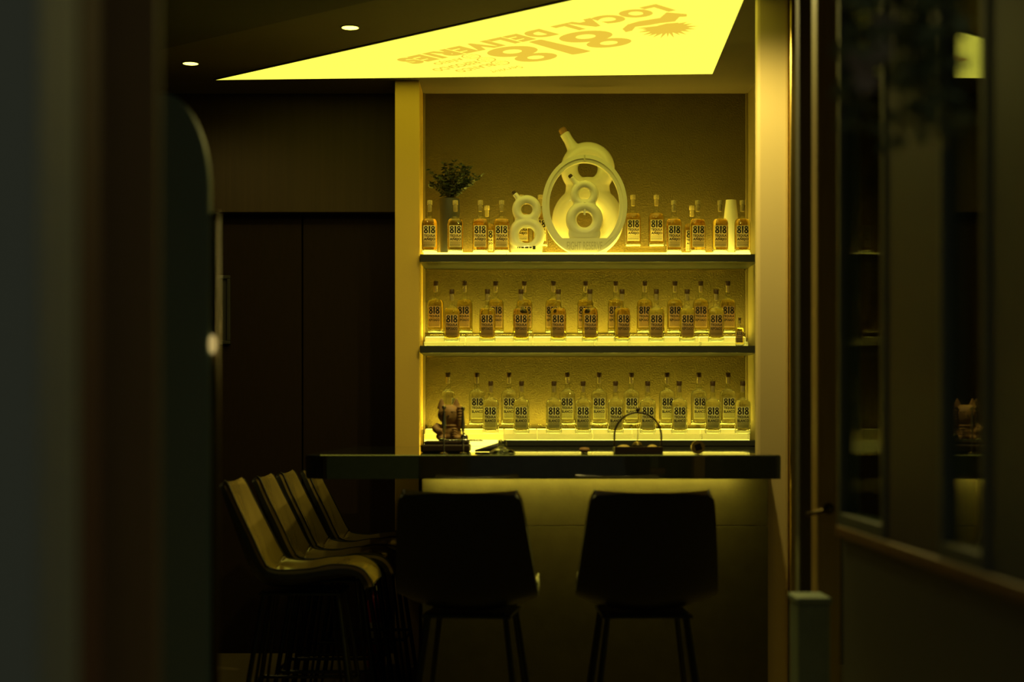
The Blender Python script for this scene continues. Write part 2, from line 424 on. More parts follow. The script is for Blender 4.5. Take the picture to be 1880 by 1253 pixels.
KIND = {'anejo': ('anejo','p_cream','AÑEJO','seal'), 'repo': ('repo','p_tan','REPOSADO','stopwood'),
        'pale': ('pale','p_tan','REPOSADO','stopwood'), 'blanco': ('blanco','p_sage','BLANCO','stopwood')}
def bottle(kind, px, Y, z, label, group, rot=0., scale=1., name=None):
    if kind not in PROTO:
        PROTO[kind] = make_bottle(*KIND[kind]); o = PROTO[kind]
    else: o = copy_tree(PROTO[kind])
    o.location = (xa(px,Y), Y, z+.0004); o.rotation_euler = (0,0,math.radians(rot)); o.scale = (scale,)*3
    o['label'] = label; o['category'] = 'bottle'
    o['group'] = group
    return o
g = 'amber tequila bottles on the top shelf'
for i, (px, Y, z, lab, rot) in enumerate((
    (789,8.10,ZTP,'amber tequila bottle at the left end of the top shelf',0),
    (836,8.10,ZTP,'amber tequila bottle in front of the dark plant vase, right side',2),
    (882,8.10,ZTP,'amber tequila bottle, third from the left at the front of the top shelf',-2),
    (894,8.30,ZTP,'amber tequila bottle mostly hidden behind the third bottle on the top shelf',3),
    (921,8.10,ZTP,'amber tequila bottle touching the left side of the small white figure-eight decanter',0),
    (957,8.21,ZTP+HTR,'amber tequila bottle seen through the holes of the small white figure-eight decanter',4),
    (992,8.21,ZTP+HTR,'amber tequila bottle tucked between the small white decanter and the oval stand',-4),
    (1162,8.21,ZTP+HTR,'raised amber tequila bottle just right of the oval stand',2),
    (1205,8.21,ZTP+HTR,'raised amber tequila bottle, second to the right of the oval stand',-1),
    (1237,8.10,ZTP,'amber tequila bottle, fourth from the right at the front of the top shelf',3),
    (1270,8.30,ZTP,'amber tequila bottle half hidden behind the third from the right, top shelf',-3),
    (1281,8.10,ZTP,'amber tequila bottle, third from the right at the front of the top shelf',2),
    (1322,8.10,ZTP,'amber tequila bottle in front of the pale vase',0),
    (1363,8.10,ZTP,'dark amber tequila bottle at the right end of the top shelf',-5))):
    bottle('anejo', px, Y, z, lab, g, rot)
g = 'tequila bottles on the middle shelf'
RM = [800,853,910,962.5,1016,1075,1130.5,1183.5,1239,1286.5,1336]
FM = [829.5,895,956.5,1025,1083,1142,1205,1261.5,1314.5]
RR = [-12,-9,8,12,-14,-12,-12,-4,-2,-3,2]
for i, px in enumerate(RM):
    bottle('repo', px, 8.26, ZM+HMR, f'amber tequila bottle, {ORD[i]} from the left in the raised back row, middle shelf', g, RR[i])
for i, px in enumerate(FM):
    k = 'pale' if i >= 6 else 'repo'
    bottle(k, px, 8.145, ZM+HMF, f'{"pale straw" if i >= 6 else "amber"} tequila bottle, {ORD[i]} from the left in the front row, middle shelf', g, (2,-3,1,-2,3,14,-2,1,-2)[i])
o = bottle('repo', 1358, 8.082, ZM, 'miniature amber tequila bottle at the right end of the middle shelf', g, -10, .53)
o.name = 'miniature_bottle'
g = 'clear tequila bottles on the lowest shelf'
RB = [822.5,875.5,934.5,1041.5,1100,1159,1224.5,1283,1336.5]
FB = [901,957.5,1017,1070.5,1130,1189,1247,1308.5,1363.5]
for i, px in enumerate(RB):
    bottle('blanco', px, 8.26, ZL+HLR, f'clear tequila bottle, {ORD[i]} from the left in the raised back row, lowest shelf', g, (78,7,5,-3,-2,2,4,6,5)[i])
for i, px in enumerate(FB):
    bottle('blanco', px, 8.145, ZL+HLF, f'clear tequila bottle, {ORD[i]} from the left in the front row, lowest shelf', g, (-4,-4,1,-2,2,-1,1,0,-3)[i])
t = thing('shot_glass', 'tiny clear shot glass right of the miniature bottle, middle shelf', 'glass', (xa(1369.5,8.082), 8.082, ZM+.0004))
MB().lathe([(0,0),(.0085,0),(.0095,.002),(.0105,.038),(.0096,.038),(.0085,.008),(0,.007)], n=24).build('bowl', M['glass'], t, smooth='auto')

# ================================================================ CERAMIC FIGURE EIGHTS
def eight(name, label, Y, z, cx, s, up, low, gap, neck, stop, remesh, bar=False, ft=1.):
    """up/low: (outer radius, hole radius) in metres; gap: distance of the two ring centres"""
    (ro, rh), (lo, lh) = up, low
    r = thing(name, label, 'decanter', (cx, Y, z))
    zl = lo; zu = lo+gap
    mb = MB()
    d = (lo-lh)/2
    mb.torus((0,0,zl), (lo+lh)/2, d, ry=d*1.05)
    d2 = (ro-rh)/2
    mb.torus((0,0,zu), (ro+rh)/2, d2, ry=d2*1.05)
    mb.ball((0,0,(zl+lh+zu-rh)/2), ro*.84, d2*1.0, (zu-rh-zl-lh)/2*1.15)                # waist
    an = (ro*ro-lo*lo+gap*gap)/(2*gap)                                     # where the two outlines cross
    for sg_ in (-1, 1): mb.ball((sg_*ro*.50,0,zu-an), ro*.32, d2*.97, gap*.26)
    mb.lathe([(0,0),(lo*.76,0),(lo*.83,lo*.05),(lo*.87,lo*.28),(lo*.84,lo*.46),(lo*.5,lo*.52),(0,lo*.52)], n=40, a=ft, b=d*1.02/(lo*.87))   # foot
    p0 = Vector((-ro*.45,0,zu+ro*.62)); p1 = Vector(neck[0]); rn = neck[1]
    mb.tube([p0, p0.lerp(p1,.35), p0.lerp(p1,.6), p1], [rn*1.5, rn*1.15, rn, rn*1.02], 20)
    mb.build('ceramic_body', M['ceramic'], r, remesh=remesh)
    dv = (p1-p0).normalized()
    MB().tube([p1-dv*rn*.2, p1+dv*rn*.9, p1+dv*rn*1.15], [rn*.78, rn*.78, rn*.55], 16).build('stopper', M[stop], r, smooth='auto')
    if bar:
        MB().box(-.005,.005,-d2*1.15,-d2*.75,zl+lh*.55,zu-rh-.012).build('clasp', M['frame'], r, bevel=.002)
    return r
k = 8.12/F
e1 = eight('figure_eight_decanter', 'small white figure-eight decanter standing left of the oval stand', 8.12, ZTP, xa(967,8.12), k,
      (27*k,10*k), (34*k,14.2*k), 47*k, ((-22*k,0,(34+47+29)*k), 5*k), 'darkstop', .0028)
mb = MB()
for j, (px, w) in enumerate(((-17,1.5),(-14,2.5),(-10,5),(-3,6),(5,4),(11,1.0))):
    mb.add([((px)*k, -.0, 9*k),((px+w)*k, 0, 9*k),((px+w)*k, 0, 11.5*k),(px*k, 0, 11.5*k)], [(0,1,2,3)])
mb.box(11*k,16*k,-.0004,0,7*k,13*k)
tx = mb.build('printed_mark', M['ink'], e1)
tx.location = (0,-.0283,0)
kb = 8.27/F
eight('giant_figure_eight_decanter', 'giant white figure-eight display decanter behind the oval stand', 8.27, ZTP, xa(1079,8.27), kb,
      (50*kb,17.6*kb), (66*kb,28*kb), 95*kb, ((-43*kb,0,(66+95+66)*kb), 9.3*kb), 'tanwood', .005, ft=.62)
# oval stand
ks = 8.10/F
st = thing('oval_stand', 'oval white display stand with engraved base framing a decanter', 'stand', (xa(1073,8.10), 8.10, ZTP))
zc, A, B = 88*ks, 78*ks, 92*ks
def oval(a, b, z0, n=64):
    pts = []
    t0 = math.asin(max(-1, (z0-zc)/b))
    for i in range(n+1):
        t = t0+(PI-2*t0)*i/n
        pts.append((a*math.cos(t), zc+b*math.sin(t)))
    return pts
def oval_band(a0, b0, a1, b1, z0, z1, y0, y1):
    """closed ring of rectangular section between two ovals cut at z0 (outer) / z1 (inner)"""
    po, pi = oval(a0,b0,z0), oval(a1,b1,z1); n = len(po)
    mb = MB(); rings = []
    for i in range(n):
        rings.append([(po[i][0],y0,po[i][1]), (po[i][0],y1,po[i][1]), (pi[i][0],y1,pi[i][1]), (pi[i][0],y0,pi[i][1])])
    return mb.loft(rings)
oval_band(A, B, A-7*ks, B-7*ks, 0.0, 27*ks, -.026, .026).build('outer_ring', M['frame'], st, smooth='auto')
oval_band(A-7*ks, B-7*ks, A-13.5*ks, B-13.5*ks, 27*ks, 27*ks, -.018, .022).build('inner_ring', M['frame'], st, smooth='auto')
MB().box(-.004,.004,-.0275,-.02,zc+B-12*ks,zc+B-1.0*ks).build('top_notch', M['engr'], st)
po = [p for p in oval(A-.5*ks, B-.5*ks, 0.0) if p[1] <= 27*ks+1e-6]
right = sorted([p for p in po if p[0] > 0], key=lambda p: p[1]); left = sorted([p for p in po if p[0] < 0], key=lambda p: -p[1])
hw = lambda z: (A-.5*ks)*math.sqrt(max(0, 1-((z-zc)/(B-.5*ks))**2))
zz = [27*ks*i/10 for i in range(11)]
poly = [(hw(z), z) for z in zz] + [(-hw(z), z) for z in reversed(zz)]
pl = MB().prism(poly, -.024, .024, 'y').build('base_plate', M['frame'], st)
vs, fs = glyphs('EIGHT RESERVE', 65*ks, 15*ks, .012)
MB().add([(x-32.5*ks, -.0246, z+5.5*ks) for x, z in vs], fs).build('lettering', M['engr'], pl)
e2 = eight('figure_eight_decanter', 'white figure-eight decanter held inside the oval stand', 8.10, ZTP+27*ks+.0003, xa(1073,8.10), ks,
      (26*ks,10.5*ks), (34.5*ks,14*ks), 47*ks, ((-24*ks,0,(34.5+47+31)*ks), 5.2*ks), 'darkstop', .0028, bar=True)
# pale vase on the right, dark vase with foliage on the left
t = thing('ceramic_vase', 'plain pale yellow vase behind the bottles at the right of the top shelf', 'vase', (xa(1342,8.30), 8.30, ZTP))
kv = 8.30/F
MB().lathe([(0,0),(13*kv,0),(14*kv,3*kv),(14.5*kv,45*kv),(14*kv,65*kv),(12*kv,84*kv),(10*kv,100*kv),(9.5*kv,105*kv),(8.3*kv,105*kv),(9*kv,98*kv),(11*kv,82*kv),(0,60*kv)], n=40).build('vase_body', M['ceramic'], t, smooth='auto')
t = thing('potted_foliage', 'dark vase of small-leaved branches at the left of the top shelf', 'plant', (xa(825,8.28), 8.28, ZTP))
kp = 8.28/F
MB().lathe([(0,0),(15*kp,0),(16.5*kp,4*kp),(18.5*kp,60*kp),(19.5*kp,95*kp),(18.5*kp,106*kp),(16.5*kp,107*kp),(16.5*kp,96*kp),(0,90*kp)], n=40).build('vase', M['darkvase'], t, smooth='auto')
def leafquad(mb, p, d, up, L, W):
    d = d.normalized(); s = d.cross(up)
    s = s.normalized() if s.length > 1e-4 else Vector((1,0,0)); nrm = s.cross(d)
    pts = [p, p+d*L*.3+s*W*.85+nrm*L*.04, p+d*L*.65+s*W*.8+nrm*L*.03, p+d*L-nrm*L*.08, p+d*L*.65-s*W*.8+nrm*L*.03, p+d*L*.3-s*W*.85+nrm*L*.04, p+d*L*.5-nrm*L*.03]
    mb.add(pts, [(0,1,6),(1,2,6),(2,3,6),(3,4,6),(4,5,6),(5,0,6)])
random.seed(21)
lm, sm = MB(), MB()
for b in range(50):
    ang = random.uniform(0, 2*PI); out = random.uniform(.3, 1.)
    tip = Vector((math.cos(ang)*52*kp*out + 8*kp, math.sin(ang)*.07*out, (108+random.uniform(22,72)*(1-.35*out*out))*kp))
    if b < 3: tip = Vector(((58, 44, -38)[b]*kp, .0, (150, 132, 160)[b]*kp))
    tip.x = max(tip.x, -.10)
    p0 = Vector((random.uniform(-8,8)*kp, random.uniform(-.02,.02), 100*kp)); mid = p0.lerp(tip,.5)+Vector((0,0,10*kp))
    path = [p0*(1-q)**2+mid*2*q*(1-q)+tip*q*q for q in [i/8 for i in range(9)]]
    sm.tube(path, .0012, 5)
    for i in range(2, 9):
        for s_ in range(4):
            a2 = random.uniform(0, 2*PI)
            d = Vector((math.cos(a2), math.sin(a2)*.8, random.uniform(-.3,.9)))
            leafquad(lm, path[i], d, Vector((random.uniform(-1,1),random.uniform(-1,1),1)), random.uniform(.015,.024), random.uniform(.005,.0085))
sm.build('stems', M['stem'], t); lm.build('leaves', M['leaf'], t)

# ================================================================ CEILING LIGHT PANEL (backlit sign)
ZS = CEIL-.004
c1, c2, c3 = on_ceiling(395,147,ZS), on_ceiling(1308,136,ZS), on_ceiling(1050,0,ZS)
c4 = on_ceiling(1365,0,ZS)
u1 = (c3-c1); u2 = (c4-c2)
det = u1.x*(-u2.y)-(-u2.x)*u1.y
tt = ((c2.x-c1.x)*(-u2.y)-(-u2.x)*(c2.y-c1.y))/det
apex = c1+u1*tt
tri = [(c1.x,c1.y),(apex.x,apex.y),(c2.x,c2.y)]
sg = thing('ceiling_light_panel', 'large triangular backlit yellow sign panel set in the ceiling', 'light panel', (c2.x, c2.y, ZS))
def loc2(p): return (p[0]-c2.x, p[1]-c2.y)
tl = [loc2(p) for p in tri]
MB().prism(tl, 0, .0035).build('lit_face', M['signface'], sg)
def edgebar(p, q, w=.012):
    p, q = Vector((*p,0)), Vector((*q,0)); d = (q-p).normalized(); n = Vector((d.y,-d.x,0))
    cen = sum((Vector((*a,0)) for a in tl), Vector())/3
    if n.dot(p-cen) < 0: n = -n
    return [tuple((p+n*.0005)[:2]), tuple((q+n*.0005)[:2]), tuple((q+n*w)[:2]), tuple((p+n*w)[:2])]
for i in range(3):
    MB().prism(edgebar(tl[i], tl[(i+1)%3]), -.001, .0035).build('edge_trim', M['ceil'], sg)
run = Vector((-(apex-c1).x, -(apex-c1).y, 0)).normalized()
upv = Vector((run.y, -run.x, 0))
if upv.y < 0: upv = -upv
def put_sign(mb, vs, fs, org, z=-.0012):
    o = Vector((org.x-c2.x, org.y-c2.y, 0))
    mb.add([tuple(o+run*x+upv*y+Vector((0,0,z))) for x, y in vs], fs)
def oc(px, py): return on_ceiling(px, py, ZS)
pr = MB()
o8 = oc(1098,73); l8 = oc(960,99)
adv = (l8-o8).length
hN = .335; wN = adv/(1-.375)
mid8 = (o8+l8)/2
put_sign(pr, *numerals(wN, hN, (.185,.11,.165,.10), (.055,.08)), mid8-run*wN/2-upv*hN*.52)
pr.build('numerals', M['signprint'], sg)
pr = MB()
pL, pS = oc(1228,14), oc(717,108)
wL = (pS-pL).dot(run); hL = .14
put_sign(pr, *glyphs('LOCAL DELIVERIES', wL, hL, .075), pL-upv*.088)
pr.build('lettering', M['signprint'], sg)
pr = MB()
for word, a, b, hh, bold, sh in (('Serving', (957,121), (888,129), .07, .01, .3), ('BLANCO', (905,118), (835,130), .060, .03, 0), ('REPOSADO', (877,113), (789,127), .060, .03, 0), ('AÑEJO', (849,107), (792,116), .070, .03, 0)):
    p, q = oc(*a), oc(*b)
    put_sign(pr, *glyphs(word, abs((q-p).dot(run)), hh, bold, sh), p-upv*hh*.5)
pr.build('small_lettering', M['signprint'], sg)
pr = MB()
for c in ((865,103),(893,109),(918,115)):
    p = oc(*c)
    put_sign(pr, *ring2(0,0,.046,.046,.038,.038), p)
    for a in (-.5, 0, .5): put_sign(pr, [(-.003+a*.03,-.02),(.003+a*.03,-.02),(.002+a*.05,.025),(-.002+a*.05,.025)], [(0,1,2,3)], p)
pr.build('bullet_icons', M['signprint'], sg)
# arm reaching over an agave
pr = MB()
Z2 = lambda x, y: oc(700+x/2.54, y/2.54)
arm = [(1425,64),(1330,56),(1300,82),(1200,98),(1150,112),(1124,134),(1140,149),(1170,142),(1185,124),(1250,116),(1300,107),(1370,99),(1390,78),(1425,76)]
pr.add([(Z2(*p).x-c2.x, Z2(*p).y-c2.y, -.0012) for p in arm], [tuple(range(len(arm)))])
base = [(1290,118),(1330,108),(1385,104),(1395,128),(1350,150),(1290,146)]
pr.add([(Z2(*p).x-c2.x, Z2(*p).y-c2.y, -.0013) for p in base], [tuple(range(6))])
tips = [(1195,150),(1215,163),(1240,168),(1265,174),(1300,179),(1335,172),(1365,176),(1395,163),(1425,160),(1445,146),(1470,134),(1478,120),(1455,108),(1430,100),(1210,138),(1190,130)]
for q in tips:
    b0 = Vector((1338,128,0)); dq = (Vector((*q,0))-b0).normalized(); n = Vector((-dq.y,dq.x,0))
    tr_ = [b0+n*14, Vector((*q,0)), b0-n*14]
    pr.add([(Z2(p.x,p.y).x-c2.x, Z2(p.x,p.y).y-c2.y, -.0014) for p in tr_], [(0,1,2)])
pr.build('agave_emblem', M['signprint'], sg)

# ---- recessed downlights
def downlight(x, y, z, label, power, spot=True):
    t = thing('downlight', label, 'ceiling light', (x, y, z), 0, 'recessed downlights')
    MB().lathe([(.036,-.003),(.043,-.003),(.045,0.0),(.036,0.0),(.036,-.003)], n=32, caps=False).build('ring', M['bulbring'], t, smooth='auto')
    MB().lathe([(0,-.0022),(.0355,-.0022),(.0355,-.0005),(0,-.0005)], n=32).build('lamp_disc', M['lamp'], t)
    if power:
        l = bpy.data.lights.new('downlight_bulb','SPOT'); l.energy = power; l.color = (1,.80,.24)
        l.spot_size = math.radians(164); l.spot_blend = .5; l.shadow_soft_size = .035
        o = bpy.data.objects.new('downlight_bulb', l); COL.objects.link(o); o.parent = t; o.location = (0,0,-.02)
    return t
p = on_ceiling(350,116); q = on_ceiling(643,50)
downlight(p.x, p.y, CEIL-.0005, 'leftmost glowing round downlight, above the dark doors', 6)
downlight(q.x, q.y, CEIL-.0005, 'glowing round downlight beside the long edge of the light panel', 9)
downlight(.70, 5.80, CEIL-.0255, 'round downlight in front of the cream pillar', 50)
downlight(.12, 6.31, CEIL-.0255, 'round downlight over the front edge of the bar counter', 30)
p = on_ceiling(1624,53)
downlight(p.x, p.y, CEIL-.0005, 'small glowing downlight seen through the window at right', .5)

# ================================================================ THE BAR
CZ = 1.082; YC = 6.07
xl, xr = xa(556,YC), xa(1435,YC)
def arc(cx, cy, r, a0, a1, n=10): return [(cx+r*math.cos(a0+(a1-a0)*i/n), cy+r*math.sin(a0+(a1-a0)*i/n)) for i in range(n+1)]
poly = arc(xl+.09, YC+.09, .09, PI, 1.5*PI) + arc(xr-.03, YC+.03, .03, 1.5*PI, 2*PI) + [(xr,6.41),(.935,6.41),(.935,6.715),(1.15,6.715),(1.15,8.05),(xl,8.05)]
bar = thing('bar_counter', 'black polished bar counter with bronze front below the bottle shelves', 'bar counter', (0,0,0))
zf = za(880,YC)
MB().prism(poly, zf+.04, CZ).build('countertop', M['black_stone'], bar, bevel=.006, smooth=False)
apo = [(xl-.001,8.05)] + arc(xl+.09, YC+.09, .091, PI, 1.5*PI) + arc(xr-.03, YC+.03, .031, 1.5*PI, 2*PI) + [(xr+.001,6.35)]
api = [(xl+.025,8.05)] + arc(xl+.09, YC+.09, .065, PI, 1.5*PI) + arc(xr-.03, YC+.03, .005, 1.5*PI, 2*PI) + [(xr-.025,6.35)]
apm = [(xl-.0001,8.05)] + arc(xl+.09, YC+.09, .0901, PI, 1.5*PI) + arc(xr-.03, YC+.03, .0301, 1.5*PI, 2*PI) + [(xr+.0001,6.35)]
sec = lambda o, i_, m_: [(*o,zf), (*o,CZ-.007), (*m_,CZ-.007), (*m_,zf+.0399), (*i_,zf+.0399), (*i_,zf)]
MB().loft([sec(o, i_, m_) for o, i_, m_ in zip(apo, api, apm)]).build('apron', M['black_stone'], bar, smooth='auto')
XB0, XB1 = xa(775,6.36), xa(1410,6.36)
zse = za(966,6.36)
MB().box(XB0,XB1,6.36,6.40,0,zse-.0015).box(XB0,XB1,6.36,6.40,zse+.0015,zf+.0395).build('front_panel', M['barfront'], bar, bevel=.001)
MB().box(XB0,.93,6.401,8.04,0,zf).build('carcass', M['carcass'], bar)
ls = MB().box(XB0+.03,XB1-.12,6.295,6.320,zf+.030,zf+.0398).build('under_counter_light', M['led_bar'], bar)
# ledge behind the counter so the counter meets the niche
struct('wall_ledge', MB().box(XN0,1.15,8.051,8.099,0,CZ-.0005), M['carcass'], 'dark strip of wall where counter meets niche', 'wall')

# ---- things on the counter
Yt = 6.5
t = thing('wooden_box', 'low dark wooden box under the brown cat figurine', 'box', (xa(817,Yt), Yt+.12, CZ+.0004))
hw = 45*Yt/F
MB().box(-hw,hw,-.12,.12,0,.0315).build('box_body', M['darkwood'], t, bevel=.008, bseg=3)
MB().box(-hw+.012,hw-.004,-.10,.10,.032,.0445).build('lid', M['darkwood'], t, bevel=.004)
ZB = CZ+.0445
cat = thing('cat_figurine', 'brown beckoning cat figurine with raised paw on the wooden box', 'figurine', (xa(825,6.62), 6.62, ZB+.0004))
mb = MB()
mb.ball((0,.002,.036), .049, .038, .040); mb.ball((0,.004,.018), .056, .042, .0235)
mb.ball((-.002,-.004,.106), .046, .038, .041); mb.ball((-.002,-.024,.096), .022, .018, .015)
for s in (-1, 1):
    e = Vector((s*.030-.002, 0, .130))
    mb.loft([[(e.x+rx*math.cos(2*PI*i/12), rx*.6*math.sin(2*PI*i/12), e.z+h) for i in range(12)] for rx, h in ((.019,0),(.014,.017),(.008,.033),(.001,.046))])
    mb.ball((s*.031,-.032,.013), .018, .020, .0125)           # feet
mb.tube([(-.042,-.004,.062),(-.055,-.016,.048),(-.044,-.034,.040),(-.024,-.040,.038)], [.016,.016,.015,.012], 12)   # lowered arm
mb.tube([(.034,-.004,.058),(.043,-.018,.066),(.044,-.022,.084)], [.015,.0155,.0145], 12)
mb.build('body', M['terracotta'], cat, remesh=.0028)
mb = MB()
for j in range(5): mb.ball((.0445-.0006*j,-.0235,.087+j*.0115), .0150-j*.0009, .0135, .0088)
mb.ball((.044,-.021,.10), .011,.010,.026)
mb.build('raised_paw', M['terracotta'], cat, smooth=True)
mb = MB()
mb.tube([(.036*math.cos(a)-.001, .031*math.sin(a)-.002, .0615) for a in [2*PI*i/24 for i in range(24)]], .0042, 8, True)
mb.build('collar', M['terracotta'], cat, smooth=True)
for s in (-1, 1):
    MB().tube([(s*.018-.002+ .012*math.cos(a), -.0405+.0035*abs(math.cos(a)), .112+.006*math.sin(a)) for a in [PI*i/8 for i in range(9)]], .0013, 6).build('closed_eye', M['darkline'], cat, smooth=True)
MB().ball((-.002,-.0425,.101), .004, .003, .0028).build('nose', M['darkline'], cat, smooth=True)
mb = MB()
for j in range(4): mb.tube([(.012,-.040,.020+j*.009),(.022,-.0415,.0215+j*.009),(.032,-.037,.020+j*.009)], .0042, 8)
mb.build('coin_folds', M['terracotta'], cat, smooth=True)
# slim metal posts with ball tops
def post(px, label, ztop, wide):
    Y = 6.27; t = thing('metal_post', label, 'bar tool', (xa(px,Y), Y, CZ+.0004), 0, 'slim metal posts on the counter')
    h = ztop-CZ
    MB().lathe([(0,0),(.016,0),(.016,.003),(.006,.006),(.0032,.012),(.0032,h*.45),(wide,h*.55),(wide,h*.66),(.0035,h-.018),(.0026,h-.014),(0,h-.014)], n=24).build('stem', M['chrome'], t, smooth='auto')
    MB().ball((0,0,h-.0085), .0085).build('ball_finial', M['chrome'], t, smooth=True)
post(815, 'slim polished metal post with ball top in front of the cat figurine', za(745,6.27), .0085)
post(850, 'slim polished metal post with ball top right of the cat figurine', za(747,6.27), .0075)
t = thing('bar_spoon', 'twisted metal bar spoon lying across the wooden box', 'spoon', (xa(818,6.50), 6.475, ZB+.005))
pts = [(.15*i/40, .0, 0) for i in range(41)]
MB().tube(pts, [.0034+.0009*math.sin(i*1.9) for i in range(41)], 8).build('twisted_shaft', M['chrome'], t, smooth=True)
MB().ball((-.012,0,.002), .016, .008, .006).build('bowl', M['chrome'], t, smooth=True)
t = thing('metal_ball_stopper', 'round polished metal ball on the wooden box', 'stopper', (xa(853,6.56), 6.525, ZB+.0002))
MB().ball((0,0,.015), .015, n=24, m=16).build('ball', M['chrome'], t, smooth=True)
MB().lathe([(0,.0292),(.003,.0292),(.003,.034),(0,.035)], n=12).build('nub', M['chrome'], t, smooth='auto')
t = thing('glass_dish', 'upturned footed glass dish standing near the counter edge', 'glass', (xa(922,6.4), 6.4, CZ+.0004))
MB().lathe([(.052,0),(.050,.004),(.040,.013),(.020,.0215),(.0165,.026),(.0165,.052),(.0,.053)], n=32).build('bowl', M['solidglass'], t, smooth='auto')
t = thing('muddler', 'dark tapered muddler lying on the counter behind the glass dish', 'bar tool', (xa(872,6.62), 6.62, CZ+.0004))
MB().tube([(0,0,.0045),(.03,0,.009),(.105,0,.0205),(.112,0,.0205)], [.0040,.0085,.0200,.017], 20).build('tapered_shaft', M['darkvase'], t, smooth='auto')
MB().tube([(.1125,0,.0205),(.130,0,.0205)], .016, 8).build('cap', M['chrome'], t, smooth='auto')
# handled caddy
cd = thing('handled_caddy', 'dark tray caddy with tall arched handle on the counter', 'caddy', (xa(1171,6.35), 6.35, CZ+.0004))
kc = 6.35/F
mb = MB(); w, d, h = 44*kc, .058, .0265
mb.box(-w,w,-d,d,0,.005).box(-w,w,-d,-d+.006,.005,h).box(-w,w,d-.006,d,.005,h).box(-w,-w+.006,-d+.006,d-.006,.005,h).box(w-.006,w,-d+.006,d-.006,.005,h)
mb.build('tray', M['darkwood'], cd, bevel=.0015)
za_ = za(801,6.35)-CZ; R = 43.0*kc
pts = [(-R,0,.006),(-R,0,za_*.6)] + [(R*math.cos(a), 0, za_+R*math.sin(a)) for a in [PI-PI*i/24 for i in range(25)]] + [(R,0,za_*.6),(R,0,.006)]
MB().tube(pts, .0038, 10).build('arched_handle', M['darkwood'], cd, smooth=True)
MB().ball((0,0,za_+R+.011), .0085, .007, .008).build('finial', M['darkwood'], cd, smooth=True)
MB().tube([(0,0,.005),(0,0,za_+R)], .0014, 8).build('center_rod', M['brass'], cd)
t = thing('lidded_jar', 'little dark lidded jar in the middle of the handled caddy', 'jar', (xa(1169,6.36), 6.325, CZ+.0056))
MB().lathe([(0,0),(.017,0),(.019,.004),(.019,.028),(0,.028)], n=28).build('jar_body', M['darkvase'], t, smooth='auto')
MB().lathe([(0,.0283),(.0195,.0283),(.015,.037),(.006,.041),(.005,.046),(0,.047)], n=28).build('lid', M['brass'], t, smooth='auto')
for j, (dx, sx_, wd) in enumerate(((-.056,.028,'left'), (.056,.022,'right'))):
    o = tag(MB().ball((0,0,.014), sx_, .022, .0145).build('garnish_mound', M['citrus'], smooth=True), f'golden garnish mound in the {wd} half of the handled caddy', 'garnish', 'garnish in the caddy')
    o.location = (xa(1171,6.35)+dx, 6.345, CZ+.0058)
# ring and knob
t = thing('napkin_ring', 'round-backed ring with square opening lying near the counter edge', 'napkin ring', (xa(1281,6.25), 6.25, CZ+.0004))
n = 40; rings = []
R = .0255
for y in (-.02, .02):
    pass
def sq(a, r):
    a = a-math.radians(20); c, s = math.cos(a), math.sin(a); m_ = max(abs(c), abs(s)); a0 = (c/m_*r, s/m_*r)
    ca, sa = math.cos(math.radians(20)), math.sin(math.radians(20))
    return (a0[0]*ca-a0[1]*sa, a0[0]*sa+a0[1]*ca)
out = [(R*math.cos(2*PI*i/n), R*math.sin(2*PI*i/n)) for i in range(n)]; inn = [sq(2*PI*i/n, .0125) for i in range(n)]
mk = lambda p, y: [(a, y, b+R) for a, b in p]
mb = MB().loft([mk(out,-.018), mk(out,.018), mk(inn,.018), mk(inn,-.018), mk(out,-.018)], False, False)
mb.build('ring_body', M['brass'], t, smooth='auto')
MB().prism([sq(2*PI*i/n, .0124) for i in range(n)], -.006, .012, 'y').build('dark_core', M['darkvase'], t, loc=(0,0,R))
t = thing('stopper_knob', 'small round tan stopper on the counter left of the caddy', 'stopper', (xa(1073,6.4), 6.4, CZ+.0004))
MB().lathe([(0,0),(.013,0),(.013,.006),(.020,.008),(.021,.014),(.016,.021),(0,.023)], n=28).build('knob', M['tanwood'], t, smooth='auto')

# ================================================================ BAR STOOLS
PROF = [(-.005,.964),(0,.957),(.018,.89),(.042,.815),(.068,.742),(.092,.678),(.117,.632),(.152,.604),(.205,.594),(.27,.598),(.34,.612),(.41,.628),(.465,.636),(.505,.629),(.530,.607),(.540,.582)]
WID = [.190,.200,.210,.218,.226,.232,.236,.237,.234,.229,.223,.217,.211,.205,.199,.193]
WING = [.010,.014,.026,.038,.047,.053,.056,.055,.050,.044,.037,.031,.025,.019,.012,.006]
def spl(seq, t):
    i = min(int(t), len(seq)-2); f = t-i
    g_ = lambda j: seq[max(0, min(len(seq)-1, j))]
    def cr(a, b, c, d): return b+.5*f*(c-a+f*(2*a-5*b+4*c-d+f*(3*(b-c)+d-a)))
    a, b, c, d = g_(i-1), g_(i), g_(i+1), g_(i+2)
    return tuple(cr(*q) for q in zip(a,b,c,d)) if isinstance(a, tuple) else cr(a,b,c,d)
def fold(u, t):
    e = math.exp(-((t-5.6)/2.6)**2)
    a = math.sin(u*9+2.0*math.sin(t*.9)+.6)+.7*math.sin(u*17-1.3*math.cos(t*1.1))+.5*math.sin(t*2.3+u*4)
    f = .0085*e*a*(1-u*u)
    f -= .006*math.exp(-((t-7.15+1.1*u*u)/.13)**2)                       # seam in the fold
    return f+.0022*math.sin(t*3.1+u*5)*math.exp(-((t-11)/2.2)**2)
